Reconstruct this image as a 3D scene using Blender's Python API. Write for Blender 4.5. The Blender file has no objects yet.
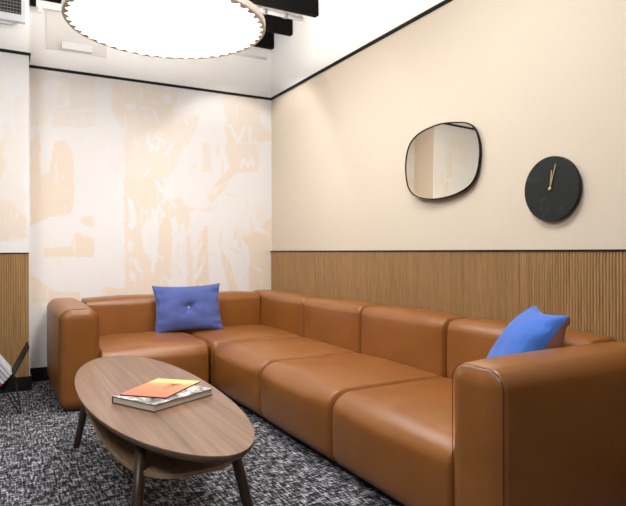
import bpy, bmesh, math, random
from mathutils import Vector, Matrix, noise
random.seed(7)
sc = bpy.context.scene
COL = sc.collection
R = math.radians
H = 1.013                      # eye height; the wood wainscot ends level with it
F = 575.0; TH = R(28.8); CS, SN = math.cos(TH), math.sin(TH)
XW, YW = 2.30, 5.0             # right wall, back wall
XP, YP = 0.21, 4.70            # pier that stands forward at the left
ZC, ZT = 3.085, 2.473          # ceiling, trim

def ray(x, y, z=None, X=None, Y=None):
    """where the sight line of a photo point meets a given real surface"""
    u = x-313; v = y-251
    d = Vector((u*CS+F*SN, -u*SN+F*CS, -v))
    t = (z-H)/d.z if z is not None else (X/d.x if X is not None else Y/d.y)
    p = d*t; p.z += H
    return p

# ---------------------------------------------------------------- materials
def mat(name, col, rough=.6, metal=0, spec=.5):
    m = bpy.data.materials.new(name); m.use_nodes = True
    b = m.node_tree.nodes['Principled BSDF']
    b.inputs['Base Color'].default_value = (*col, 1)
    b.inputs['Roughness'].default_value = rough
    b.inputs['Metallic'].default_value = metal
    b.inputs['Specular IOR Level'].default_value = spec
    return m
def nd(m, t, **kw):
    n = m.node_tree.nodes.new(t)
    for k, v in kw.items():
        if k in n.inputs: n.inputs[k].default_value = v
        else: setattr(n, k, v)
    return n
def lk(m, a, b): m.node_tree.links.new(a, b)
def coords(m, scale=(1,1,1), rot=(0,0,0), kind='Object'):
    tc = nd(m, 'ShaderNodeTexCoord'); mp = nd(m, 'ShaderNodeMapping')
    mp.inputs['Scale'].default_value = scale; mp.inputs['Rotation'].default_value = rot
    lk(m, tc.outputs[kind], mp.inputs['Vector']); return mp.outputs['Vector']
def noise_n(m, vec, scale, detail=3, rough=.55, dist=0):
    n = nd(m, 'ShaderNodeTexNoise'); n.inputs['Scale'].default_value = scale
    n.inputs['Detail'].default_value = detail; n.inputs['Roughness'].default_value = rough
    n.inputs['Distortion'].default_value = dist
    lk(m, vec, n.inputs['Vector']); return n.outputs['Fac']
def ramp(m, fac, stops):
    r = nd(m, 'ShaderNodeValToRGB'); e = r.color_ramp.elements
    while len(e) < len(stops): e.new(.5)
    for i, (p, c) in enumerate(stops): e[i].position = p; e[i].color = (*c, 1)
    lk(m, fac, r.inputs['Fac']); return r.outputs['Color']
def bsdf(m): return m.node_tree.nodes['Principled BSDF']
def bump(m, fac, strength, dist=.01):
    b = nd(m, 'ShaderNodeBump'); b.inputs['Strength'].default_value = strength
    b.inputs['Distance'].default_value = dist
    lk(m, fac, b.inputs['Height']); lk(m, b.outputs['Normal'], bsdf(m).inputs['Normal'])
def mixc(m, fac, a, b, mode='MIX'):
    n = nd(m, 'ShaderNodeMix', data_type='RGBA', blend_type=mode)
    if isinstance(fac, (int, float)): n.inputs[0].default_value = fac
    else: lk(m, fac, n.inputs[0])
    for i, v in ((6, a), (7, b)):
        if isinstance(v, tuple): n.inputs[i].default_value = (*v, 1)
        else: lk(m, v, n.inputs[i])
    return n.outputs[2]

def plaster(name, col, s=60):
    m = mat(name, col, .75, spec=.25)
    v = coords(m); n = noise_n(m, v, s, 4); bump(m, n, .04, .004)
    n2 = noise_n(m, v, 1.5, 2)
    lk(m, ramp(m, n2, [(.3, tuple(c*.985 for c in col)), (.7, tuple(min(1,c*1.01) for c in col))]), bsdf(m).inputs['Base Color'])
    return m
M_WALL = plaster('beige_wallcovering', (.66,.575,.465))
M_WHITE = plaster('white_paint', (.86,.855,.84))
M_CEIL = plaster('ceiling_white', (.80,.78,.75))
M_BLACK = mat('black_trim_paint', (.008,.0075,.007), .6, spec=.2)
M_BAFFLE = mat('black_baffle_felt', (.006,.006,.006), .9, spec=.1)
M_WMETAL = mat('white_powder_coat', (.80,.80,.80), .4)
M_GMETAL = mat('grey_metal', (.42,.43,.45), .4, .3)
M_VFRAME = mat('vent_frame_white', (.62,.64,.68), .4)
M_VGRID = mat('vent_grid_grey', (.22,.22,.22), .5)
M_DARK = mat('dark_slot', (.03,.03,.028), .8)
for mm_, s_ in ((M_BLACK, 120), (M_BAFFLE, 200), (M_WMETAL, 90), (M_GMETAL, 90), (M_DARK, 90)):
    bump(mm_, noise_n(mm_, coords(mm_), s_, 2), .05, .002)

# mural: two printed tones; which tone stands where is the mesh's own pattern value
M_MURAL = mat('printed_mural_paper', (.8,.8,.8), .7, spec=.25)
a = nd(M_MURAL, 'ShaderNodeAttribute', attribute_name='print_tone')
v = coords(M_MURAL); n = noise_n(M_MURAL, v, 9, 4)
mm = nd(M_MURAL, 'ShaderNodeMath', operation='MULTIPLY_ADD'); lk(M_MURAL, n, mm.inputs[0]); mm.inputs[1].default_value = .30
lk(M_MURAL, a.outputs['Fac'], mm.inputs[2])
lk(M_MURAL, ramp(M_MURAL, mm.outputs[0], [(.15,(.80,.795,.795)),(.45,(.80,.76,.73)),(.72,(.80,.725,.645)),(1.0,(.79,.69,.58))]), bsdf(M_MURAL).inputs['Base Color'])

def wood(name, dark, mid, light, scale, rough=.45, grain_b=.08):
    m = mat(name, mid, rough)
    v = coords(m, scale)
    n1 = noise_n(m, v, 3.0, 5, .6, .4); n2 = noise_n(m, v, 14, 3, .6)
    c1 = ramp(m, n1, [(.30, dark), (.5, mid), (.72, light)])
    c2 = ramp(m, n2, [(.35, (.72,.72,.72)), (.6, (1,1,1))])
    lk(m, mixc(m, .8, c1, c2, 'MULTIPLY'), bsdf(m).inputs['Base Color'])
    bump(m, n2, grain_b, .002)
    return m
M_OAK = wood('reeded_oak', (.28,.155,.058), (.36,.205,.080), (.44,.26,.11), (18,18,.9), .5)
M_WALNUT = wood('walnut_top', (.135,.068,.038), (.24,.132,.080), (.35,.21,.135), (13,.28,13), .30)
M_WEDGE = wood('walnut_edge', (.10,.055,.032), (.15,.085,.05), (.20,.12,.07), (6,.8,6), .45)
M_SHELF = wood('oak_ply_edge', (.24,.15,.08), (.32,.20,.11), (.40,.26,.15), (6,.8,6), .5)
M_LEGW = wood('dark_stained_leg', (.030,.016,.010), (.048,.026,.017), (.07,.04,.026), (8,8,1), .4)

def leather():
    m = mat('cognac_leather', (.33,.120,.034), .36)
    v = coords(m)
    vo = nd(m, 'ShaderNodeTexVoronoi'); vo.inputs['Scale'].default_value = 330
    lk(m, v, vo.inputs['Vector'])
    n = noise_n(m, v, 5, 4, .6)
    lk(m, ramp(m, n, [(.3,(.23,.081,.016)),(.7,(.28,.101,.021))]), bsdf(m).inputs['Base Color'])
    rr = nd(m, 'ShaderNodeMapRange'); lk(m, n, rr.inputs['Value']); rr.inputs['To Min'].default_value=.29; rr.inputs['To Max'].default_value=.38
    lk(m, rr.outputs[0], bsdf(m).inputs['Roughness'])
    ad = nd(m, 'ShaderNodeMath', operation='MULTIPLY_ADD'); n3 = noise_n(m, v, 11, 2)
    lk(m, n3, ad.inputs[0]); ad.inputs[1].default_value = 6.0
    lk(m, vo.outputs['Distance'], ad.inputs[2])
    bump(m, ad.outputs[0], .10, .0022)
    return m
M_LEATHER = leather()
M_SEAM = mat('dark_leather_seam', (.075,.022,.008), .5)
bump(M_SEAM, noise_n(M_SEAM, coords(M_SEAM), 200, 2), .1, .001)

def fabric(name, col, sc_=420):
    m = mat(name, col, .85, spec=.2)
    bsdf(m).inputs['Sheen Weight'].default_value = .25
    v = coords(m); n = noise_n(m, v, sc_, 2); n2 = noise_n(m, v, 6, 3)
    lk(m, ramp(m, n2, [(.3, tuple(c*.88 for c in col)), (.7, tuple(min(1,c*1.1) for c in col))]), bsdf(m).inputs['Base Color'])
    bump(m, n, .25, .002); return m
M_BLUE = fabric('slate_blue_cloth', (.085,.115,.34))
M_BLUE2 = fabric('bright_blue_cloth', (.055,.16,.56))
M_MAUVE = fabric('mauve_brown_cloth', (.33,.17,.13))

def carpet():
    m = mat('tweed_carpet', (.1,.1,.1), .95, spec=.1)
    va = coords(m, (1,.16,1), (0,0,R(4))); vb = coords(m, (.16,1,1), (0,0,R(-4)))
    na = noise_n(m, va, 105, 3, .65); nb = noise_n(m, vb, 105, 3, .65); nc = noise_n(m, coords(m), 14, 3)
    mx = nd(m, 'ShaderNodeMath', operation='ADD'); lk(m, na, mx.inputs[0]); lk(m, nb, mx.inputs[1])
    m2 = nd(m, 'ShaderNodeMath', operation='MULTIPLY_ADD'); lk(m, nc, m2.inputs[0]); m2.inputs[1].default_value=.25; lk(m, mx.outputs[0], m2.inputs[2])
    m3 = nd(m, 'ShaderNodeMath', operation='MULTIPLY'); lk(m, m2.outputs[0], m3.inputs[0]); m3.inputs[1].default_value=.45
    lk(m, ramp(m, m3.outputs[0], [(.44,(.010,.010,.013)),(.495,(.035,.035,.042)),(.53,(.14,.14,.155)),(.59,(.52,.52,.55))]), bsdf(m).inputs['Base Color'])
    bump(m, na, .6, .006); return m
M_CARPET = carpet()
def marble():
    m = mat('black_marble', (.012,.014,.013), .55, spec=.3)
    v = coords(m); n = noise_n(m, v, 14, 8, .75, 1.5)
    lk(m, ramp(m, n, [(.56,(.010,.013,.012)),(.64,(.03,.035,.032)),(.74,(.22,.21,.18))]), bsdf(m).inputs['Base Color']); return m
M_MARBLE = marble()
M_GOLD = mat('brushed_brass', (.75,.56,.26), .35, .9)
bump(M_GOLD, noise_n(M_GOLD, coords(M_GOLD), 300, 2), .05, .001)
M_MIRROR = mat('mirror_glass', (.84,.79,.68), .02, 1)
M_PAGES = mat('book_pages', (.66,.60,.50), .8)
def pages():
    v = coords(M_PAGES, (1,1,60)); n = noise_n(M_PAGES, v, 12, 2)
    lk(M_PAGES, ramp(M_PAGES, n, [(.35,(.55,.49,.40)),(.65,(.72,.66,.56))]), bsdf(M_PAGES).inputs['Base Color'])
pages()
M_COVER = mat('black_white_photo_cover', (.3,.3,.3), .3)
n = noise_n(M_COVER, coords(M_COVER), 26, 4, .6, .8)
lk(M_COVER, ramp(M_COVER, n, [(.40,(.05,.05,.05)),(.50,(.30,.29,.28)),(.58,(.72,.71,.70))]), bsdf(M_COVER).inputs['Base Color'])
M_BOARD = mat('dark_book_board', (.035,.028,.024), .5)
M_EMIT = mat('lamp_diffuser', (.9,.9,.9), .6)
bsdf(M_EMIT).inputs['Emission Color'].default_value = (1,.99,.98,1)
bsdf(M_EMIT).inputs['Emission Strength'].default_value = 9.5
M_EMITUP = mat('added_uplight_glow', (.9,.9,.9), .6)  # upward glow added to brighten the upper walls
bsdf(M_EMITUP).inputs['Emission Color'].default_value = (1,.95,.90,1)
bsdf(M_EMITUP).inputs['Emission Strength'].default_value = 20.0
M_SHADE = mat('taupe_lamp_felt', (.74,.69,.63), .85)
bump(M_SHADE, noise_n(M_SHADE, coords(M_SHADE), 250, 2), .2, .002)

# ---------------------------------------------------------------- mesh helpers
def link(name, me, m, parent=None, smooth=False, loc=None):
    o = bpy.data.objects.new(name, me); COL.objects.link(o)
    if m:
        for k in (m if isinstance(m, (list, tuple)) else [m]): me.materials.append(k)
    if smooth:
        for p in me.polygons: p.use_smooth = True
    if parent: o.parent = parent
    if loc: o.location = loc
    return o
def from_bm(name, bm, m, parent=None, smooth=False, loc=None):
    me = bpy.data.meshes.new(name); bmesh.ops.recalc_face_normals(bm, faces=bm.faces[:])
    bm.to_mesh(me); bm.free(); return link(name, me, m, parent, smooth, loc)
def box(bm, x0, x1, y0, y1, z0, z1, bev=0, seg=2):
    v = [bm.verts.new((x, y, z)) for x in (x0, x1) for y in (y0, y1) for z in (z0, z1)]
    fs = [bm.faces.new([v[i] for i in q]) for q in ((0,1,3,2),(4,6,7,5),(0,4,5,1),(2,3,7,6),(0,2,6,4),(1,5,7,3))]
    if bev:
        es = list({e for f in fs for e in f.edges})
        bmesh.ops.bevel(bm, geom=es, offset=bev, segments=seg, affect='EDGES', profile=.6)
def bx(name, b, m, parent=None, bev=0, seg=2):
    bm = bmesh.new(); box(bm, *b, bev=bev, seg=seg); return from_bm(name, bm, m, parent)
def tube(bm, pts, r, n=10, closed=False):
    pts = [Vector(p) for p in pts]; N = len(pts); rings = []
    up = None
    for i, p in enumerate(pts):
        if closed: t = pts[(i+1) % N]-pts[i-1]
        else: t = pts[min(i+1, N-1)]-pts[max(i-1, 0)]
        t.normalize()
        if up is None: up = Vector((0,0,1)) if abs(t.z) < .9 else Vector((1,0,0))
        a_ = t.cross(up)
        if a_.length < 1e-4: a_ = t.orthogonal()
        a_.normalize(); up = a_.cross(t)
        rr = r[i] if isinstance(r, (list, tuple)) else r
        rings.append([bm.verts.new(p+rr*(math.cos(2*math.pi*k/n)*a_+math.sin(2*math.pi*k/n)*up)) for k in range(n)])
    for i in range(N if closed else N-1):
        A, B = rings[i], rings[(i+1) % N]
        for k in range(n): bm.faces.new((A[k], A[(k+1) % n], B[(k+1) % n], B[k]))
    if not closed: bm.faces.new(rings[0][::-1]); bm.faces.new(rings[-1])
def prism(bm, poly, fn, d0, d1):
    """poly of 2D points, fn(a, b, d) -> 3D point; closed slab between d0 and d1"""
    A = [bm.verts.new(fn(a, b, d0)) for a, b in poly]; B = [bm.verts.new(fn(a, b, d1)) for a, b in poly]
    bm.faces.new(A[::-1]); bm.faces.new(B)
    for i in range(len(A)): j = (i+1) % len(A); bm.faces.new((A[i], A[j], B[j], B[i]))
def thing(name, label, cat, loc=(0,0,0), group=None, rot=(0,0,0)):
    o = bpy.data.objects.new(name, None); COL.objects.link(o); o.location = loc; o.rotation_euler = rot
    o.empty_display_size = .1
    tag(o, label, cat, group); return o
def tag(o, label, cat, group=None):
    o['label'] = label; o['category'] = cat
    if group: o['group'] = group
    return o
def struct(o): o['kind'] = 'structure'; return o

# ---------------------------------------------------------------- room shell
XL, YB = -2.6, -1.6
struct(bx('floor', (XL, XW+.15, YB, YW+.15, -.12, 0), M_CARPET))
struct(bx('ceiling', (XL, XW+.15, YB, YW+.15, ZC, ZC+.12), M_CEIL))
struct(bx('wall_right', (XW, XW+.15, YB, YW+.15, 0, ZT-.015), M_WALL))
struct(bx('wall_right_upper', (XW, XW+.15, YB, YW+.15, ZT-.015, ZC), M_WHITE))
struct(bx('wall_back_upper', (XL, XW, YW, YW+.15, ZT-.015, ZC), M_WHITE))
struct(bx('wall_pier_upper', (XL, XP, YP, YW, ZT-.015, ZC), M_WHITE))

# mural pattern, painted shape by shape in wall coordinates
beige = [ # (tone, [outline]) on the back wall
 (.45, [(71,75),(96,75),(96,126),(53,126),(53,110),(71,105)]),
 (.30, [(30,66),(46,68),(44,92),(48,120),(30,128)]),
 (.35, [(60,72),(68,73),(66,100),(58,104)]),
 (.80, [(55,140),(65,140),(73,150),(75,180),(72,213),(50,216),(30,226),(30,142),(40,130),(40,175),(50,172)]),
 (.62, [(112,82),(150,86),(176,92),(178,100),(172,112),(200,115),(199,123),(187,145),(172,172),(163,189),(165,205),(150,230),(140,215),(128,200),(125,170),(124,130),(118,120),(112,112)]),
 (.75, [(224,93),(259,97),(261,123),(272,132),(272,141),(254,143),(226,143),(225,123)]),
 (.72, [(226,144),(259,144),(259,171),(237,173),(224,184),(211,190),(215,184),(230,167),(226,156)]),
 (.55, [(203,143),(209,143),(213,171),(201,171)]),
 (.65, [(207,197),(231,180),(225,190),(210,203)]),
 (.72, [(150,180),(163,180),(160,200),(176,198),(182,195),(184,205),(207,210),(210,205),(212,212),(190,208),(188,225),(180,262),(176,250),(174,215),(168,225),(160,212),(150,212)]),
 (.85, [(160,212),(171,212),(172,240),(169,300),(150,300),(154,270),(158,250)]),
 (.85, [(203,228),(207,224),(209,300),(193,300),(197,262),(202,245)]),
 (.70, [(186,214),(190,216),(191,250),(194,290),(188,290),(186,250)]),
 (.82, [(221,251),(228,258),(241,300),(233,300),(222,263)]),
 (.85, [(272,215),(262,227),(268,234),(256,231),(247,236),(240,233),(243,240),(249,246),(249,300),(272,300)]),
 (.60, [(232,232),(237,230),(238,238),(232,240)]),
 (.95, [(44,246),(70,246),(75,232),(94,237),(94,256),(44,256)]),
 (.75, [(81,216),(94,216),(94,226),(81,224)]),
 (.75, [(124,178),(152,178),(150,218),(141,227),(144,251),(152,261),(154,300),(103,300),(103,287),(125,287),(125,208)]),
 (.70, [(30,251),(32,275),(44,282),(54,291),(80,291),(80,302),(30,302)]),
 (.40, [(152,80),(166,84),(164,100),(152,102)]),
]
white = [
 [(125,103),(136,103),(137,109),(125,109)], [(141,106),(150,107),(149,110),(141,109)],
 [(127,196),(133,200),(137,222),(133,230),(128,226),(130,214)], [(142,228),(148,216),(152,222),(152,246),(146,252)],
 [(128,240),(134,242),(132,252),(127,250)], [(131,256),(138,260),(143,272),(137,270)], [(130,268),(135,274),(136,282),(130,279)],
 [(152,206),(158,214),(158,232),(152,258),(149,240)],
 [(180,226),(184,222),(186,232),(182,252),(178,262)], [(174,236),(177,238),(178,270),(172,262)], [(45,110),(96,108),(96,111),(45,113)],
 [(163,96),(170,90),(172,100),(166,104)], [(150,140),(155,146),(153,152),(149,148)], [(164,176),(168,178),(166,182),(163,181)],
 [(229,124),(232,124),(238,138),(244,125),(247,125),(240,143),(236,143)],            # V
 [(249,127),(252,127),(252,142),(249,142)],                                            # I
 [(254,141),(257,141),(257,144),(254,144)],
 [(240,169),(242,157),(244,157),(248,163),(252,158),(254,158),(255,170),(253,170),(252,163),(248,168),(244,162),(242,169)],  # M
 [(262,146),(266,140),(270,148),(271,170),(266,190),(262,176),(260,160)], [(262,98),(271,100),(271,128),(262,124)],
]
pier_beige = [(.7, [(-16,88),(-3,95),(0,120),(-4,135),(-16,128)]), (.9, [(-8,138),(2,140),(6,165),(0,180),(-7,172)]), (.45, [(4,120),(9,126),(8,160),(3,150)]), (.35, [(14,100),(24,90),(28,150),(22,200),(18,150)]), (.8, [(-16,200),(-8,180),(-4,196),(4,200),(10,240),(-16,240)]), (.4, [(-6,150),(10,120),(18,140),(24,160),(26,200),(24,240),(-60,240),(-60,160)]), (.3, [(-60,60),(6,70),(4,100),(-60,110)]), (.8, [(-60,196),(10,200),(27,218),(27,236),(-60,236)])]
# further down behind the sofa and further left, the print simply goes on
def inside(p, poly):
    x, y = p; c = False; j = len(poly)-1
    for i in range(len(poly)):
        (x1, y1), (x2, y2) = poly[i], poly[j]
        if (y1 > y) != (y2 > y) and x < (x2-x1)*(y-y1)/(y2-y1)+x1: c = not c
        j = i
    return c
# brush-like flecks: pale ones inside the printed areas, beige ones on the paper
rnd = random.Random(12)
def sliver(x, y, L, w, a_):
    c_, s_ = math.cos(a_), math.sin(a_)
    return [(x+c_*p-s_*q, y+s_*p+c_*q) for p, q in ((-L, 0), (-L*.3, w*rnd.uniform(.5,1)), (L*.4, w), (L, w*rnd.uniform(-.3,.5)), (L*.3, -w*.8), (-L*.5, -w*rnd.uniform(.4,1)))]
for _ in range(58):
    white.append(sliver(rnd.choice([rnd.uniform(120,262), rnd.uniform(145,205)]), rnd.uniform(90,290), rnd.uniform(3,12), rnd.uniform(.8,2.6), rnd.choice([1.57,1.4,1.1,2.0,.4])+rnd.uniform(-.25,.25)))
white[:] = [p_ for p_ in white[:17]]+[p_ for p_ in white[17:] if not (220 < p_[0][0] < 264 and 90 < p_[0][1] < 174) or len(p_) > 6]
for _ in range(46):
    beige.append((rnd.uniform(.35,.75), sliver(rnd.uniform(120,262), rnd.uniform(150,285), rnd.uniform(3,13), rnd.uniform(.8,2.2), rnd.choice([1.57,1.3,1.9,.5])+rnd.uniform(-.25,.25))))
for _ in range(14):
    beige.append((rnd.uniform(.2,.4), sliver(rnd.uniform(40,120), rnd.uniform(75,140), rnd.uniform(3,9), rnd.uniform(1,2.5), rnd.uniform(-.2,.2))))
def mural(name, x0, x1, Y, z0, z1, bl, wl):
    step = .0075
    tr = lambda poly: [(lambda q: (q.x, q.z))(ray(a_, b_, Y=Y)) for a_, b_ in poly]
    B = [(t, tr(p)) for t, p in bl]; Wt = [tr(p) for p in wl]
    def bb(p): xs=[q[0] for q in p]; zs=[q[1] for q in p]; return min(xs)-.03,max(xs)+.03,min(zs)-.03,max(zs)+.03
    B = [(t, p, bb(p)) for t, p in B]; Wt = [(p, bb(p)) for p in Wt]
    nx = int((x1-x0)/step)+1; nz = int((z1-z0)/step)+1
    vs, tone = [], []
    for j in range(nz+1):
        z = z0+(z1-z0)*j/nz
        for i in range(nx+1):
            x = x0+(x1-x0)*i/nx
            vs.append((x, Y-.002, z))
            qx = x+.010*noise.noise(Vector((x*34, z*34, 3)))+.012*noise.noise(Vector((x*9, z*9, 8)))
            qz = z+.010*noise.noise(Vector((x*34, z*34, 13)))+.012*noise.noise(Vector((x*9, z*9, 18)))
            t = 0
            for tn, p, b in B:
                if b[0]<qx<b[1] and b[2]<qz<b[3] and inside((qx, qz), p): t = max(t, tn)
            for p, b in Wt:
                if b[0]<x<b[1] and b[2]<z<b[3] and inside((x, z), p): t = 0
            fl = noise.noise(Vector((x*5+40, z*2.6, 2)))
            if t > 0 and noise.noise(Vector((x*30, z*9, 5))) > .42: t *= .4
            if t == 0 and fl > .30: t = .16
            tone.append(t*(1.02-.16*max(0, z-1)))
    fs = [(j*(nx+1)+i, j*(nx+1)+i+1, (j+1)*(nx+1)+i+1, (j+1)*(nx+1)+i) for j in range(nz) for i in range(nx)]
    k = len(vs)   # back of the wall, so it is a solid slab
    vs += [(x0, Y+.15, z0), (x1, Y+.15, z0), (x1, Y+.15, z1), (x0, Y+.15, z1)]
    tone += [0]*4
    fs += [(k+3, k+2, k+1, k), ]
    me = bpy.data.meshes.new(name); me.from_pydata(vs, [], fs)
    at_ = me.attributes.new('print_tone', 'FLOAT', 'POINT'); at_.data.foreach_set('value', tone)
    me.update()
    return struct(link(name, me, M_MURAL))
mural('wall_back', XP, XW, YW, 0, ZT-.015, beige, white)
mural('wall_pier', XL, XP, YP, 0, ZT-.015, pier_beige, [])
struct(bx('wall_pier_side', (XP-.1, XP, YP, YW, 0, ZT-.015), plaster('mural_paper_side', (.76,.70,.62))))

# black shadow-line trim, baseboards
t_ = .021
def trim(name, b): struct(bx(name, b, M_BLACK, bev=.003))
trim('trim_1', (XW-.012, XW+.01, YB, YW, ZT-t_, ZT))
trim('trim_2', (XP, XW-.012, YW-.012, YW+.01, ZT-t_, ZT))
trim('trim_3', (XL, XP+.012, YP-.012, YP+.01, ZT-t_, ZT))
trim('trim_4', (XP, XP+.012, YP, YW-.012, ZT-t_, ZT))
trim('baseboard_back', (XP+.012, XW, YW-.014, YW+.01, 0, .105))
trim('baseboard_pier', (XL, XP+.012, YP-.014, YP+.01, 0, .105))
trim('baseboard_pier_side', (XP-.01, XP+.012, YP, YW, 0, .105))
trim('baseboard_right', (XW-.014, XW+.01, YB, YW-.014, 0, .105))

# reeded oak wainscot: profile of half-round reeds swept up the wall
def reeds(name, a0, a1, z0, z1, fn, pitch=.0150):
    bm = bmesh.new(); n_ = int((a1-a0)/pitch); prof = []
    for i in range(n_):
        s = a0+i*pitch
        for fr, d in ((0,.0140),(.16,.0140),(.20,.016),(.3,.0175),(.5,.018),(.75,.0175),(.84,.0165),(.88,.0140)):
            prof.append((s+fr*pitch, d))
    prof.append((a1, .0140))
    lo = [bm.verts.new(fn(a_, d, z0)) for a_, d in prof]; hi = [bm.verts.new(fn(a_, d, z1)) for a_, d in prof]
    for i in range(len(prof)-1): bm.faces.new((lo[i], lo[i+1], hi[i+1], hi[i]))
    return from_bm(name, bm, M_OAK)
zt = 1.008
p = reeds('wall_right_wainscot', YB, YW-.016, .105, zt, lambda a_, d, z: (XW-d, a_, z)); struct(p)
p = reeds('wall_pier_wainscot', XL, XP-.006, .105, zt-.008, lambda a_, d, z: (a_, YP-d, z)); struct(p)
trim('trim_5', (XW-.023, XW+.01, YB, YW-.003, zt, zt+.008))
trim('trim_6', (XL, XP-.004, YP-.022, YP+.01, zt-.008, zt))

# ---------------------------------------------------------------- ceiling fittings
zb = 2.925
for i, y in enumerate((4.975, 4.585, 4.12, 3.67, 3.22)):
    x0_ = XP+.02 if y > YP else XL
    z0_ = zb+.0
    o = bx('ceiling_baffle', (x0_, XW-.004, y-.05, y, z0_, ZC-.001), M_BAFFLE, bev=.003)
    lab = ['black ceiling baffle closest to the back wall, lowest in view right of the lamp',
           'black ceiling baffle in the middle of the three right of the lamp',
           'longest black ceiling baffle in view at the top edge right of the lamp',
           'black ceiling baffle above the round lamp'][min(i, 3)]
    tag(o, lab, 'ceiling baffle', 'black baffles under the ceiling')
bm = bmesh.new(); tube(bm, [(1.2,4.33,2.985),(XW-.3,4.33,2.985),(XW-.02,4.33,2.985)], .018, 12)
cd = from_bm('electrical_conduit', bm, M_WMETAL, smooth=True); tag(cd, 'pale metal conduit running between two black ceiling baffles', 'conduit')
for x_ in (1.93, 2.12):
    bm = bmesh.new(); tube(bm, [(x_-.02,4.33,2.985),(x_+.02,4.33,2.985)], .024, 12)
    tube(bm, [(x_,4.33,2.985),(x_,4.33,ZC)], .006, 8)
    from_bm('conduit_clamp', bm, M_GMETAL, cd, True)
bm = bmesh.new(); tube(bm, [(1.75,YW-.016,2.835),(2.24,YW-.016,2.838)], .012, 10)
tag(from_bm('wall_conduit', bm, M_WMETAL, smooth=True), 'thin white conduit on the upper back wall near the corner', 'conduit')
# access panel
ap = thing('access_panel', 'flat off-white access panel on the upper back wall left of the lamp', 'panel', (.56, YW, 2.62))
def bxl(name, b, m, parent, bev=0):
    l = parent.location; return bx(name, (b[0]-l.x, b[1]-l.x, b[2]-l.y, b[3]-l.y, b[4]-l.z, b[5]-l.z), m, parent, bev)
M_PANEL = plaster('access_panel_paint', (.72,.69,.66))
bxl('panel_door', (.345,.80,YW-.012,YW-.001,2.62,2.925), M_PANEL, ap, .002)
bxl('panel_frame', (.335,.81,YW-.005,YW,2.61,2.93), M_WHITE, ap)
bxl('junction_box', (.455,.68,YW-.06,YW-.012,2.625,2.68), M_WMETAL, ap, .004)
rl = bx('mounting_rail', (.27,.95,YW-.107,YW-.085,2.90,2.955), M_WMETAL, bev=.003)
tag(rl, 'white metal rail under the baffle above the access panel', 'rail')
bx('rail_tab', (.285,.31,YW-.105,YW-.087,2.86,2.905), M_WMETAL, rl)
# air vent on the pier
VX0, VX1, VZ0, VZ1 = -.55, .185, 2.675, 3.025
av = thing('air_vent', 'grey air vent with dark grid on the upper left pier', 'air vent', ((VX0+VX1)/2, YP, VZ0))
fy0, fy1 = YP-.05, YP-.001
bm = bmesh.new()
box(bm, VX0-av.location.x, VX1-av.location.x, -.05, -.001, 0, .05); box(bm, VX0-av.location.x, VX1-av.location.x, -.05, -.001, .32, .35)
box(bm, VX1-.025-av.location.x, VX1-av.location.x, -.05, -.001, .05, .32); box(bm, VX0-av.location.x, VX0+.025-av.location.x, -.05, -.001, .05, .32)
from_bm('vent_frame', bm, M_VFRAME, av)
bxl('vent_cavity', (VX0+.025, VX1-.025, YP-.012, YP-.002, VZ0+.05, VZ1-.03), M_DARK, av)
bm = bmesh.new(); x_ = VX0+.04
while x_ < VX1-.03: box(bm, x_-av.location.x, x_+.0025-av.location.x, -.04, -.034, .05, .32); x_ += .02
z_ = .065
while z_ < .32: box(bm, VX0+.025-av.location.x, VX1-.025-av.location.x, -.045, -.036, z_, z_+.003); z_ += .024
from_bm('vent_grid', bm, M_VGRID, av)
bm = bmesh.new(); tube(bm, [(VX1-.05,YP-.04,2.675),(VX1-.055,YP-.045,2.655),(VX1-.09,YP-.05,2.64),(VX0,YP-.05,2.645)], .007, 8)
cb = from_bm('vent_rod', bm, M_GMETAL, smooth=True); tag(cb, 'thin grey metal rod running below the air vent', 'rod')

# ---------------------------------------------------------------- round pendant lamp
PC = Vector((.925, 3.53, 2.395)); PR = .600
pl = thing('pendant_lamp', 'huge round glowing pendant lamp with taupe scalloped rim', 'lamp', PC)
bm = bmesh.new(); NT = 46; N = NT*6
def ringv(r_fn, z): return [bm.verts.new((r_fn(k)*math.cos(2*math.pi*k/N), r_fn(k)*math.sin(2*math.pi*k/N), z)) for k in range(N)]
def tooth(k):
    ph = (k % 6)/6.; return PR-.016-.034*(1-abs(2*ph-1))**1.0
prof = [(tooth, .004), (tooth, 0), (lambda k: PR-.004, 0), (lambda k: PR, .006), (lambda k: PR, .040), (lambda k: PR-.006, .044), (lambda k: PR-.012, .040), (lambda k: PR-.012, .010), (lambda k: tooth(k), .004)]
rs = [ringv(f_, z_) for f_, z_ in prof[:-1]]+[None]; rs[-1] = rs[0]
for A, B in zip(rs[:-1], rs[1:]):
    for k in range(N): bm.faces.new((A[k], A[(k+1) % N], B[(k+1) % N], B[k]))
from_bm('shade', bm, M_SHADE, pl)
bm = bmesh.new(); K = 96
def disc(z0, z1, r):
    A = [bm.verts.new((r*math.cos(2*math.pi*k/K), r*math.sin(2*math.pi*k/K), z0)) for k in range(K)]
    B = [bm.verts.new((r*math.cos(2*math.pi*k/K), r*math.sin(2*math.pi*k/K), z1)) for k in range(K)]
    bm.faces.new(A); bm.faces.new(B)
    for k in range(K): bm.faces.new((A[k], A[(k+1) % K], B[(k+1) % K], B[k]))
disc(.012, .018, PR-.013); from_bm('diffuser', bm, M_EMIT, pl)
bm = bmesh.new(); disc(.028, .036, PR-.013); from_bm('uplight_fill_disc', bm, M_EMITUP, pl)  # unseen glowing disc on top, added as fill for upper walls
bm = bmesh.new(); K = 32; disc(.64, .671, .06); from_bm('ceiling_canopy', bm, M_WMETAL, pl)
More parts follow.
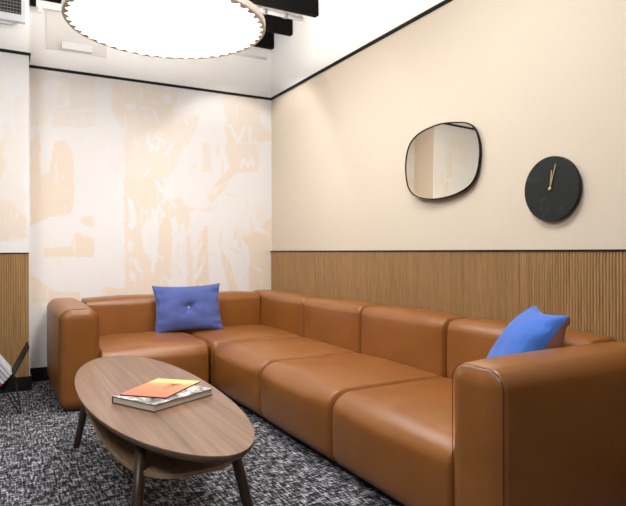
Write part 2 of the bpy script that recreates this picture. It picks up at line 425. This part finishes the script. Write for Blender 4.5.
for k in range(3):
    a_ = 2*math.pi*k/3+.4
    bm = bmesh.new(); tube(bm, [(.45*math.cos(a_), .45*math.sin(a_), .034), (.04*math.cos(a_), .04*math.sin(a_), .645)], .0025, 6)
    from_bm('suspension_wire', bm, M_GMETAL, pl)

# ---------------------------------------------------------------- sofa
def pad(lo, hi, rad, crown=(0,0,0,0,0,0), m=10, k=8, wr=.0):
    """upholstered block between corners lo, hi; rad per axis; crown = bulge of -x,+x,-y,+y,-z,+z faces"""
    lo, hi = Vector(lo), Vector(hi); c = (lo+hi)/2; h = (hi-lo)/2
    r = [min(rad[i], h[i]*.98) for i in range(3)]
    ax = []
    for i in range(3):
        a_ = h[i]-r[i]
        e = [h[i]-r[i]*(1-math.tan(math.pi/4*j/k)) for j in range(0, k+1)]
        ax.append([-q for q in reversed(e)]+[-a_+2*a_*j/m for j in range(1, m)]+e)
    bm = bmesh.new(); cache = {}
    def vert(q):
        key = tuple(round(t, 6) for t in q)
        if key in cache: return cache[key]
        inn = [max(-(h[i]-r[i]), min(h[i]-r[i], q[i])) for i in range(3)]
        d = Vector([(q[i]-inn[i])/r[i] for i in range(3)]); d.normalize()
        p = Vector([inn[i]+r[i]*d[i] for i in range(3)])
        s = [p[i]/h[i] for i in range(3)]; g = [max(0, 1-abs(s[i])**2.6) for i in range(3)]
        for i in range(3):
            j, l = [t for t in range(3) if t != i]
            w = max(0, abs(s[i]))**3*g[j]*g[l]
            p[i] += (crown[2*i+1] if s[i] > 0 else -crown[2*i])*w
        if wr:
            w_ = noise.noise((p+c)*6.0)*wr+noise.noise((p+c)*16.0)*wr*.35
            p += d*w_
        cache[key] = bm.verts.new(p+c); return cache[key]
    for i in range(3):
        j, l = [t for t in range(3) if t != i]
        for sgn in (-1, 1):
            for a0, a1 in zip(ax[j][:-1], ax[j][1:]):
                for b0, b1 in zip(ax[l][:-1], ax[l][1:]):
                    q = []
                    for A, B in ((a0,b0),(a1,b0),(a1,b1),(a0,b1)):
                        t = [0,0,0]; t[i] = sgn*h[i]; t[j] = A; t[l] = B; q.append(vert(t))
                    if len(set(q)) == 4: bm.faces.new(q)
    return bm
SX, SY = 1.34, 3.935           # front planes of the two runs
BX, BY = 2.060, 4.685          # front planes of the backs
SB, ST, BT = .014, .364, .650
sofa = thing('sectional_sofa', 'large L-shaped cognac leather sectional sofa in the corner of the room', 'sofa', (1.7, 3.2, 0))
def part(name, bm, m=M_LEATHER, parent=None, smooth=True):
    bmesh.ops.translate(bm, verts=bm.verts[:], vec=-sofa.location)
    return from_bm(name, bm, m, parent or sofa, smooth)
g = .0038
ys = [1.464, 2.282, 3.095, SY]
def seamline(pts, parent, r=.0028):
    bm = bmesh.new(); tube(bm, pts, r, 6); part('seam', bm, M_SEAM, parent)
for y0, y1 in zip(ys[:-1], ys[1:]):
    s = part('seat', pad((SX, y0+g, SB), (BX+.03, y1-g, ST), (.10,.030,.085), (.022,0,.004,.004,0,.024), wr=.003))
for lo, hi, rad, cr in (
    ((.578, SY, SB), (SX-g, BY+.03, ST), (.030,.10,.085), (0,0,.022,0,0,.024)),
    ((SX+g, SY+g, SB), (BX+.03, BY+.03, ST), (.045,.045,.07), (0,0,0,0,0,.022))):
    part('seat', pad(lo, hi, rad, cr, wr=.002))
yb = [1.464, 2.318, 3.125, 3.92, YW-.035]
for y0, y1 in zip(yb[:-1], yb[1:]):
    part('backrest', pad((BX, y0+g, SB+.01), (XW-.022, y1-g, BT), (.058,.024,.055), (.020,0,0,0,0,.016), wr=.0025))
for x0, x1 in ((.578, SX), (SX, BX)):
    part('backrest', pad((x0+g, BY, SB+.01), (x1-g, YW-.035, BT-.008), (.024,.058,.055), (0,0,.020,0,0,.016), wr=.0025))
part('armrest', pad((SX-.018, 1.236, SB), (XW-.022, 1.462, .645), (.030,.060,.060), (.006,0,.012,.003,0,.016), m=14, wr=.002))
part('armrest', pad((.340, SY-.038, SB), (.576, YW-.035, .646), (.070,.045,.070), (.012,.003,.006,0,0,.016), m=14, wr=.002))
# piping round the front panel of each arm
def loop_rect(fn, a0, a1, b0, b1, r, n=8):
    pts = []
    for cx, cy, s in ((a1-r, b1-r, 0), (a0+r, b1-r, 1), (a0+r, b0+r, 2), (a1-r, b0+r, 3)):
        for k in range(n+1):
            t = math.pi/2*(s+k/n); pts.append(fn(cx+r*math.cos(t), cy+r*math.sin(t)))
    return pts
bm = bmesh.new(); tube(bm, loop_rect(lambda a_, b_: (SX-.008, a_, b_), 1.2395, 1.4595, SB+.005, .6445, .058), .0013, 6, True); part('arm_piping', bm, M_SEAM)
bm = bmesh.new(); tube(bm, loop_rect(lambda a_, b_: (a_, SY-.026, b_), .343, .573, SB+.005, .6475, .068), .0014, 6, True); part('arm_piping', bm, M_SEAM)
# plinth and glides
part('plinth', (lambda b: (box(b, SX+.05, XW-.05, 1.29, YW-.08, .008, .06), b)[1])(bmesh.new()), M_BLACK, smooth=False)
part('plinth', (lambda b: (box(b, .39, SX+.05, SY+.05, YW-.08, .008, .06), b)[1])(bmesh.new()), M_BLACK, smooth=False)
for x_, y_ in ((1.42,1.32),(2.2,1.32),(1.42,2.27),(2.2,2.27),(1.42,3.08),(2.2,3.08),(.42,4.01),(.42,4.88),(1.36,4.01),(1.36,4.88),(2.2,4.88)):
    bm = bmesh.new(); tube(bm, [(x_,y_,0),(x_,y_,.02)], .025, 14); part('foot', bm, M_BLACK)

# ---------------------------------------------------------------- pillows
def pillow_sheet(w, h_, t, side, seed, button=False, n=44, ear=.030):
    bm = bmesh.new(); g_ = []
    for j in range(n+1):
        row = []
        for i in range(n+1):
            u = -math.cos(math.pi*i/n); v_ = -math.cos(math.pi*j/n)
            u = .6*u+.4*(2*i/n-1); v_ = .6*v_+.4*(2*j/n-1)
            e = abs(u*v_)**2
            pull = 1-ear*2*(1-v_**2)*abs(u)**3 ; pullv = 1-ear*2.4*(1-u**2)*abs(v_)**3
            x = u*w/2*pull*(1+ear*.6*e); z = v_*h_/2*pullv*(1+ear*.8*e)
            th = t/2*max(0, (1-u**2)*(1-v_**2))**.42
            edge = min(1-abs(u), 1-abs(v_))
            wr_ = .016*noise.noise(Vector((u*7+seed, v_*2.2, seed)))*math.exp(-((1-abs(u))*4)**1)*min(1, edge*14)
            wr_ += .006*noise.noise(Vector((u*2.5, v_*3+seed, 2)))*min(1, edge*8)
            wr_ += .010*math.sin(v_*13+seed+2*noise.noise(Vector((u,v_*3,seed))))*math.exp(-(1-abs(u))*6)*min(1, edge*14)
            if button:
                rr = math.hypot(u*w/h_, v_); th -= .036*math.exp(-(rr/.16)**2)+.018*math.exp(-(rr/.42)**2)
                ang = math.atan2(v_, u*w/h_); th += .004*math.cos(ang*5+1)*math.exp(-((rr-.25)/.16)**2)
            row.append(bm.verts.new((x, side*(th+wr_*(1 if th > .001 else 0)), z)))
        g_.append(row)
    for j in range(n):
        for i in range(n): bm.faces.new((g_[j][i], g_[j][i+1], g_[j+1][i+1], g_[j+1][i]))
    return bm
def pillow(name, label, w, h_, t, loc, mtx, mf, mb, seed, button=None, ear=.03):
    o = thing(name, label, 'pillow', loc)
    o.rotation_euler = mtx.to_euler()
    def lf(nm, bm, m, par=o, sm=True):
        bmesh.ops.translate(bm, verts=bm.verts[:], vec=(0,0,h_/2)); return from_bm(nm, bm, m, par, sm)
    f = lf('front_panel', pillow_sheet(w, h_, t, -1, seed, bool(button), ear=ear), mf)
    b = lf('back_panel', pillow_sheet(w, h_, t, 1, seed+5, ear=ear), mb)
    if button:
        bm = bmesh.new(); bmesh.ops.create_uvsphere(bm, u_segments=18, v_segments=10, radius=.011)
        for v_ in bm.verts: v_.co.y = v_.co.y*.45-(t/2-.054)-.004
        bt = lf('button', bm, button)
        bt['label'] = 'small grey tufting button'
    return o
M_BTN = mat('grey_button', (.38,.40,.44), .45)
# left pillow: leaning on the back-wall run
c = ray(187.5, 331, Y=4.47)
mt = Matrix.Rotation(R(-8), 4, 'Z') @ Matrix.Rotation(R(-17), 4, 'X') @ Matrix.Rotation(R(-1), 4, 'Y')
pillow('throw_pillow', 'slate blue rectangular pillow with a centre button on the sofa against the back wall', 0.535, .382, .15, (1.338, 4.47, .375), mt, M_BLUE, M_BLUE, 3, M_BTN, ear=.035)
# right pillow: leans over onto the back beside the near arm
d_top = Vector((.55, .83, .0)).normalized()
up_ = Vector((.46, -.305, .83)).normalized()
nrm = d_top.cross(up_).normalized()            # towards +X side
d_top = up_.cross(nrm).normalized()
xax = -d_top; yax = up_.cross(xax).normalized()
mt = Matrix((xax, yax, up_)).transposed().to_4x4()
base_mid = Vector((1.890, 1.457, .742))+d_top*.19-up_*.41
pillow('throw_pillow', 'bright blue pillow with a mauve brown back leaning beside the near armrest', 0.39, .43, .20, base_mid, mt, M_BLUE2, M_MAUVE, 9, ear=.045)

# ---------------------------------------------------------------- coffee table
TZ = .42; TC = Vector((.568, 2.507, 0)); TA, TB = .924, .272
tab = thing('coffee_table', 'long oval walnut coffee table with lower shelf and dark tapered legs', 'table', TC)
outl = [(74,382),(80,367),(97,357.5),(120,354.8),(144,357),(171,364),(194,375),(221,392),(241,409),(253,427),(253,439),(244.5,449),(228,455),(204,456),(177.5,452),(144,442),(117,430.6),(93.5,414),(80,399)]
# smooth outline: ellipse radius modulated by the measured boards' shape
meas = []
for q in outl:
    p_ = ray(*q, z=TZ)-TC; an = math.atan2(p_.y/TA, p_.x/TB); meas.append((an, math.hypot(p_.y/TA, p_.x/TB)))
def fourier(fa, K=4):
    meas_s = sorted(meas); out = 1.0
    tot = 0; res = [0]*(2*K+1)
    for i in range(len(meas_s)):
        a0 = meas_s[i-1][0]-(2*math.pi if i == 0 else 0); a2 = meas_s[(i+1) % len(meas_s)][0]+(2*math.pi if i == len(meas_s)-1 else 0)
        w = (a2-a0)/2; a1, r1 = meas_s[i]; res[0] += w*r1/(2*math.pi)
        for k in range(1, K+1):
            res[2*k-1] += w*(r1-1)*math.cos(k*a1)/math.pi; res[2*k] += w*(r1-1)*math.sin(k*a1)/math.pi
    return res
FC = fourier(None)
def rad(an):
    r_ = FC[0]
    for k in range(1, 5): r_ += FC[2*k-1]*math.cos(k*an)+FC[2*k]*math.sin(k*an)
    return r_
def oval(scale_in, n=128):
    """outline moved inward by scale_in metres"""
    return [((TB*rad(a_)-scale_in)*math.cos(a_), (TA*rad(a_)-scale_in)*math.sin(a_)) for a_ in (2*math.pi*k/n for k in range(n))]
def lathe_oval(levels, m, name, parent, mats=None):
    bm = bmesh.new(); rings = []
    for ins, z in levels: rings.append([bm.verts.new((x, y, z)) for x, y in oval(ins)])
    for A, B in zip(rings[:-1], rings[1:]):
        for k in range(len(A)): bm.faces.new((A[k], A[(k+1) % len(A)], B[(k+1) % len(A)], B[k]))
    bm.faces.new(rings[0]); bm.faces.new(rings[-1])
    o = from_bm(name, bm, m, parent)
    for p in o.data.polygons: p.use_smooth = abs(p.normal.z) < .9
    return o
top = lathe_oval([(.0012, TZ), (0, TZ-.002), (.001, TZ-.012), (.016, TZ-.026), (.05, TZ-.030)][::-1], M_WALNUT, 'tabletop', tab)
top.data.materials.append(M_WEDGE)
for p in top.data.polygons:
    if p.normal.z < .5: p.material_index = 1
bm = bmesh.new(); rings = []
for ins, z in ((.004,.290),(0,.292),(0,.304),(.003,.306)):
    rings.append([bm.verts.new(((.222-ins)*math.copysign(abs(math.cos(a_))**.62, math.cos(a_)), (.700-ins)*math.copysign(abs(math.sin(a_))**.62, math.sin(a_)), z)) for a_ in (2*math.pi*(k+.5)/120 for k in range(120))])
for A, B in zip(rings[:-1], rings[1:]):
    for k in range(120): bm.faces.new((A[k], A[(k+1) % 120], B[(k+1) % 120], B[k]))
bm.faces.new(rings[0]); bm.faces.new(rings[-1]); from_bm('shelf', bm, M_SHELF, tab)
for sx in (-1, 1):
    for sy in (-1, 1):
        bm = bmesh.new()
        A = Vector((sx*.150, sy*.575, TZ-.028)); B = Vector((sx*.212, sy*.69, .0))
        tube(bm, [A, A.lerp(B, .5), A.lerp(B, .97), B], [.020, .019, .0165, .0155], 16)
        from_bm('leg', bm, M_LEGW, tab, True)
for sy in (-1, 1):
    bm = bmesh.new(); box(bm, -.14, .14, sy*.575-.02, sy*.575+.02, TZ-.06, TZ-.029, .004); from_bm('apron', bm, M_LEGW, tab)

# ---------------------------------------------------------------- books on the table
def quad_frame(A, B, C):
    """A common corner, AB length direction, AC width direction (at right angles)"""
    u = (B-A); v_ = (C-A); L = u.length; u.normalize(); v_ = v_-v_.dot(u)*u; Wd = v_.length; v_.normalize(); return A, u, v_, L, Wd
def square_up(A, B, C):
    ctr = (B+C)/2; e1 = B-A; e2 = C-A; l1, l2 = e1.length, e2.length
    b_ = (e1.normalized()+e2.normalized()); sg = 1 if e1.x*e2.y-e1.y*e2.x > 0 else -1
    an = math.atan2(b_.y, b_.x)
    u_ = Vector((math.cos(an-sg*math.pi/4), math.sin(an-sg*math.pi/4), 0)); v_ = Vector((math.cos(an+sg*math.pi/4), math.sin(an+sg*math.pi/4), 0))
    A = ctr-u_*l1/2-v_*l2/2; return A, A+u_*l1, A+v_*l2
def book(name, label, A, B, C, z0, th, cov, spine_side=True, pages_m=M_PAGES, hard=True, group=None):
    A, u, v_, L, Wd = quad_frame(*square_up(A, B, C)); A = A.copy(); A.z = 0
    o = thing(name, label, 'book' if hard else 'magazine', A+u*L/2+v_*Wd/2+Vector((0,0,z0)), group)
    ang = math.atan2(u.y, u.x); o.rotation_euler = (0,0,ang)
    hl, hw = L/2, Wd/2
    if u.x*v_.y-u.y*v_.x < 0: pass
    if hard:
        for nm, z_a, z_b, m_ in (('back_cover', 0, .003, M_BOARD), ('front_cover', th-.003, th, cov)):
            bm = bmesh.new(); box(bm, -hl, hl, -hw, hw, z_a, z_b, .0008, 1); ob_ = from_bm(nm, bm, [m_, M_BOARD], o)
            for p in ob_.data.polygons: p.material_index = 0 if p.normal.z > .9 else 1
        bm = bmesh.new(); box(bm, -hl+.003, hl-.003, -hw+.003, hw-.004, .003, th-.003); from_bm('page_block', bm, pages_m, o)
        bm = bmesh.new(); box(bm, -hl, hl, hw-.004, hw, .003, th-.003); from_bm('spine', bm, M_BOARD, o)
    else:
        bm = bmesh.new(); box(bm, -hl, hl, -hw, hw, th-.001, th, 0); from_bm('front_cover', bm, cov, o)
        bm = bmesh.new(); box(bm, -hl+.001, hl-.001, -hw+.001, hw-.001, 0, th-.001); from_bm('page_block', bm, pages_m, o)
    return o
zb1 = TZ+.027
A = ray(153.5, 405, z=zb1); B = ray(211.5, 388, z=zb1); C = ray(112.5, 395.5, z=zb1)
bk = book('hardcover_book', 'thick hardcover book with black and white cover lying on the walnut table', A, B, C, TZ, .027, M_COVER)
M_ORANGE = mat('orange_yellow_cover', (.8,.2,.05), .35)
v = coords(M_ORANGE, kind='Generated')
sep = nd(M_ORANGE, 'ShaderNodeSeparateXYZ'); lk(M_ORANGE, v, sep.inputs[0])
n = noise_n(M_ORANGE, v, 4, 3)
mm = nd(M_ORANGE, 'ShaderNodeMath', operation='MULTIPLY_ADD'); lk(M_ORANGE, n, mm.inputs[0]); mm.inputs[1].default_value=.35; lk(M_ORANGE, sep.outputs['Y'], mm.inputs[2])
lk(M_ORANGE, ramp(M_ORANGE, mm.outputs[0], [(.25,(.78,.17,.08)),(.75,(.82,.24,.09)),(.93,(.84,.42,.14)),(1.1,(.86,.62,.26))]), bsdf(M_ORANGE).inputs['Base Color'])
zm = zb1+.006
A = ray(125, 393, z=zm); B = ray(168, 398, z=zm); C = (ray(152, 378, z=zm)+ray(198, 380, z=zm)-B+A)/2
mg = book('magazine', 'orange and yellow magazine lying on top of the thick hardcover book', A, B, C, zb1, .006, M_ORANGE, hard=False, pages_m=M_BOARD)
# small dark palm-like sketch printed on its cover
M_INK = mat('brown_print', (.20,.07,.03), .5); M_RED = mat('white_print', (.85,.62,.42), .5)
L_, W_ = [max(v_.co[i] for v_ in mg.children[0].data.vertices) for i in (0, 1)]
bm = bmesh.new()
def stroke(pts, w, z=.0063):
    for (x0, y0), (x1, y1) in zip(pts[:-1], pts[1:]):
        d = Vector((x1-x0, y1-y0)); nn = Vector((-d.y, d.x)).normalized()*w/2
        q = [(x0+nn.x, y0+nn.y), (x1+nn.x, y1+nn.y), (x1-nn.x, y1-nn.y), (x0-nn.x, y0-nn.y)]
        bm.faces.new([bm.verts.new((a_, b_, z)) for a_, b_ in q])
cx, cy = L_*.30, W_*.35
stroke([(cx-.01, cy-.075), (cx-.004, cy-.03), (cx+.002, cy+.005)], .006)
for a_ in range(0, 360, 45):
    t = R(a_+10); stroke([(cx, cy), (cx+.022*math.cos(t), cy+.018*math.sin(t)+.004), (cx+.038*math.cos(t), cy+.022*math.sin(t)-.004)], .005)
from_bm('cover_print', bm, M_INK, mg)


# ---------------------------------------------------------------- wall clock
cy_, cz_ = 1.823, H+.287
ck = thing('wall_clock', 'round black marble wall clock with brass hands on the beige wall', 'clock', (XW-.001, cy_, cz_))
def lathe_x(levels, n=96):
    bm = bmesh.new(); rr = []
    for r_, d in levels: rr.append([bm.verts.new((-d, r_*math.cos(2*math.pi*k/n), r_*math.sin(2*math.pi*k/n))) for k in range(n)])
    for A_, B_ in zip(rr[:-1], rr[1:]):
        for k in range(n): bm.faces.new((A_[k], A_[(k+1) % n], B_[(k+1) % n], B_[k]))
    bm.faces.new(rr[0]); bm.faces.new(rr[-1]); return bm
from_bm('clock_face', lathe_x([(.148,.008),(.153,.010),(.153,.024),(.151,.027)]), M_MARBLE, ck)
from_bm('mounting_disc', lathe_x([(.06,0),(.06,.008)], 40), M_BLACK, ck)
def hand(name, ang, L, back, w, d):
    bm = bmesh.new(); s_, c_ = math.sin(ang), math.cos(ang)
    # right on the dial as seen from the room is towards -Y
    f_ = lambda a_, b_, dd: (-dd, -(b_*s_+a_*c_), b_*c_-a_*s_)
    prism(bm, [(-w,-back),(w,-back),(w*.8,L),(-w*.8,L)], f_, d, d+.0015); from_bm(name, bm, M_GOLD, ck)
hand('hour_hand', R(5.5), .088, .008, .0032, .0285)
hand('minute_hand', R(16), .118, .008, .0026, .031)
from_bm('hub', lathe_x([(.0075,.027),(.0075,.034),(.005,.035)], 24), M_GOLD, ck)

# ---------------------------------------------------------------- mirror
mo = [(330,38),(385,45),(420,72),(440,120),(450,190),(445,270),(430,340),(400,395),(350,435),(280,465),(200,480),(130,475),(85,455),(55,415),(42,350),(40,270),(50,200),(70,150),(110,105),(170,70),(240,45)]
pts = [ray(400+x/5.62, 115+y/5.62, X=XW-.03) for x, y in mo]
mc = sum(pts, Vector())/len(pts)
loc2 = [Vector((0, p_.y-mc.y, p_.z-mc.z)) for p_ in pts]
def crom(P, n=6):
    out = []; N_ = len(P)
    for i in range(N_):
        p0, p1, p2, p3 = P[i-1], P[i], P[(i+1) % N_], P[(i+2) % N_]
        for k in range(n):
            t = k/n; out.append(.5*((2*p1)+(p2-p0)*t+(2*p0-5*p1+4*p2-p3)*t*t+(3*p1-p0-3*p2+p3)*t**3))
    return out
mo_s = crom([q*.975 for q in loc2])
mi = thing('wall_mirror', 'rounded organic wall mirror with thin black frame left of the clock', 'mirror', (XW-.03, mc.y, mc.z))
mi.rotation_euler = (0, R(.6), R(2.2))
bm = bmesh.new(); tube(bm, mo_s, .0042, 8, True)
for v_ in bm.verts: v_.co.x *= 2.0
from_bm('mirror_frame', bm, M_BLACK, mi, True)
bm = bmesh.new(); prism(bm, [(p_.y, p_.z) for p_ in mo_s], lambda a_, b_, d: (d, a_, b_), -.002, .003); from_bm('mirror_glass', bm, M_MIRROR, mi)
bm = bmesh.new(); prism(bm, [(p_.y*.96, p_.z*.96) for p_ in mo_s], lambda a_, b_, d: (d, a_, b_), .0035, .012); from_bm('backing_board', bm, M_BLACK, mi)
bm = bmesh.new(); box(bm, .012, .0275, -.03, .03, .04, .07); from_bm('hanging_bracket', bm, M_BLACK, mi)

# ---------------------------------------------------------------- magazine rack at the left edge
rx, ry = -.02, 4.14
V0 = Vector((.030, ry, .142))              # fold of the V
rk = thing('magazine_rack', 'black wire magazine rack with slanted side on the carpet at the left edge', 'magazine rack', (V0.x, V0.y, 0))
du = Vector((.46, 0, .888)).normalized()    # rising right side
dl = Vector((-.58, 0, .815)).normalized()    # rising left side
def lp(v_): return v_-Vector((V0.x, V0.y, 0))
def slab(o_, a_, b_, w0, w1, th0, th1):
    """slab from o_ along a_ (w0..w1), thickness along b_, deep in Y"""
    bm = bmesh.new(); vs = []
    for yy in (-.13, .13):
        for s_, t_ in ((w0,th0),(w1,th0),(w1,th1),(w0,th1)): vs.append(bm.verts.new(lp(o_+a_*s_+b_*t_+Vector((0,yy,0)))))
    for q in ((0,1,2,3),(7,6,5,4),(0,4,5,1),(1,5,6,2),(2,6,7,3),(3,7,4,0)): bm.faces.new([vs[i] for i in q])
    return bm
nr = Vector((du.z, 0, -du.x))
from_bm('side_panel', slab(V0, du, nr, 0, .31, 0, .007), M_BLACK, rk)
from_bm('side_panel', slab(V0, dl, Vector((-dl.z,0,dl.x)), 0, .24, 0, .007), M_BLACK, rk)
for yy in (-.12, .12):
    for x0_, sp in ((.02, 1), (-.05, -1)):
        foot = V0+Vector((.095 if sp > 0 else -.19, yy, 0)); foot.z = .006
        a1 = V0+Vector((x0_-.005, yy, .01)) if sp > 0 else V0+dl*.06+Vector((0,yy,-.01)); a2 = a1+Vector((.055*sp, 0, .045 if sp > 0 else .03))
        bm = bmesh.new(); tube(bm, [lp(a1), lp(foot+Vector((-.006*sp,0,.004))), lp(foot+Vector((0,0,-.001))), lp(foot+Vector((.004*sp,0,.006))), lp(a2)], .0042, 8); from_bm('leg', bm, M_BLACK, rk, True)
M_MAGS = [mat('white_paper_cover', (.62,.63,.66), .5), mat('red_paper_cover', (.55,.03,.03), .4), mat('grey_paper_cover', (.45,.46,.50), .5)]
perp = Vector((dl.z, 0, -dl.x))             # up-right, away from the left side
th_ = [(.018, .24, 1, 'red magazine at the bottom of the stack in the rack'), (.020, .27, 0, 'white magazine above the red one in the rack'),
       (.024, .27, 2, 'pale grey thick magazine in the middle of the rack'), (.020, .26, 0, 'white magazine second from the top of the rack'), (.018, .17, 0, 'short white magazine lying topmost in the rack')]
off = .012
for t_, L1, mi_, lab in th_:
    s0 = .044 + off*.22
    bmx = slab(V0, dl, perp, s0, s0+L1, off, off+t_-.003)
    o = from_bm('magazine', bmx, M_MAGS[mi_]); o.location = (V0.x, V0.y, 0)
    bmesh_b = bmesh.new(); bmesh_b.from_mesh(o.data)
    bmesh.ops.bevel(bmesh_b, geom=bmesh_b.edges[:], offset=.002, segments=2, affect='EDGES'); bmesh_b.to_mesh(o.data); bmesh_b.free()
    tag(o, lab, 'magazine', 'magazines in the black rack'); off += t_

# ---------------------------------------------------------------- light
w = bpy.data.worlds.new('world'); sc.world = w; w.use_nodes = True
bg = w.node_tree.nodes['Background']; bg.inputs['Color'].default_value = (1,.975,.95,1); bg.inputs['Strength'].default_value = .20
def area(name, loc, target, size, power, col=(1,.985,.965), sy=None):
    l = bpy.data.lights.new(name, 'AREA'); l.size = size; l.energy = power; l.color = col
    if sy: l.shape = 'RECTANGLE'; l.size_y = sy
    o = bpy.data.objects.new(name, l); COL.objects.link(o); o.location = loc
    o.rotation_euler = (Vector(target)-Vector(loc)).to_track_quat('-Z', 'Y').to_euler(); return o
def spot(name, loc, target, power, ang, blend, col=(1,.88,.72), r=.05):
    l = bpy.data.lights.new(name, 'SPOT'); l.energy = power; l.color = col; l.spot_size = R(ang); l.spot_blend = blend; l.shadow_soft_size = r
    o = bpy.data.objects.new(name, l); COL.objects.link(o); o.location = loc
    o.rotation_euler = (Vector(target)-Vector(loc)).to_track_quat('-Z', 'Y').to_euler(); return o
area('overhead_fill_light', (-1.0, .6, 2.9), (.6, 1.2, 0), .6, 40)  # three areas added as overhead fill, standing for no known fixtures
area('overhead_fill_light', (-.6, 2.6, 2.9), (.3, 3.4, 0), .6, 20)
area('overhead_fill_light', (1.1, 1.8, 2.9), (1.2, 2.0, 0), .5, 32)
spot('track_spot_light', (1.75, 4.3, 3.0), (1.95, 4.72, 1.2), 52, 84, .3, (1,.98,.95))

# ---------------------------------------------------------------- camera
cam = bpy.data.cameras.new('camera'); co = bpy.data.objects.new('camera', cam); COL.objects.link(co)
co.location = (0, 0, H); co.rotation_euler = (Matrix.Rotation(-TH, 4, 'Z') @ Matrix.Rotation(R(90), 4, 'X') @ Matrix.Rotation(R(-.18), 4, 'Z')).to_euler()
cam.sensor_width = 36; cam.lens = 36*F/626; cam.shift_y = -2/626; cam.clip_start = .05
sc.camera = co
sc.view_settings.view_transform = 'Standard'; sc.view_settings.look = 'None'
sc.view_settings.gamma = 1; sc.view_settings.exposure = 0
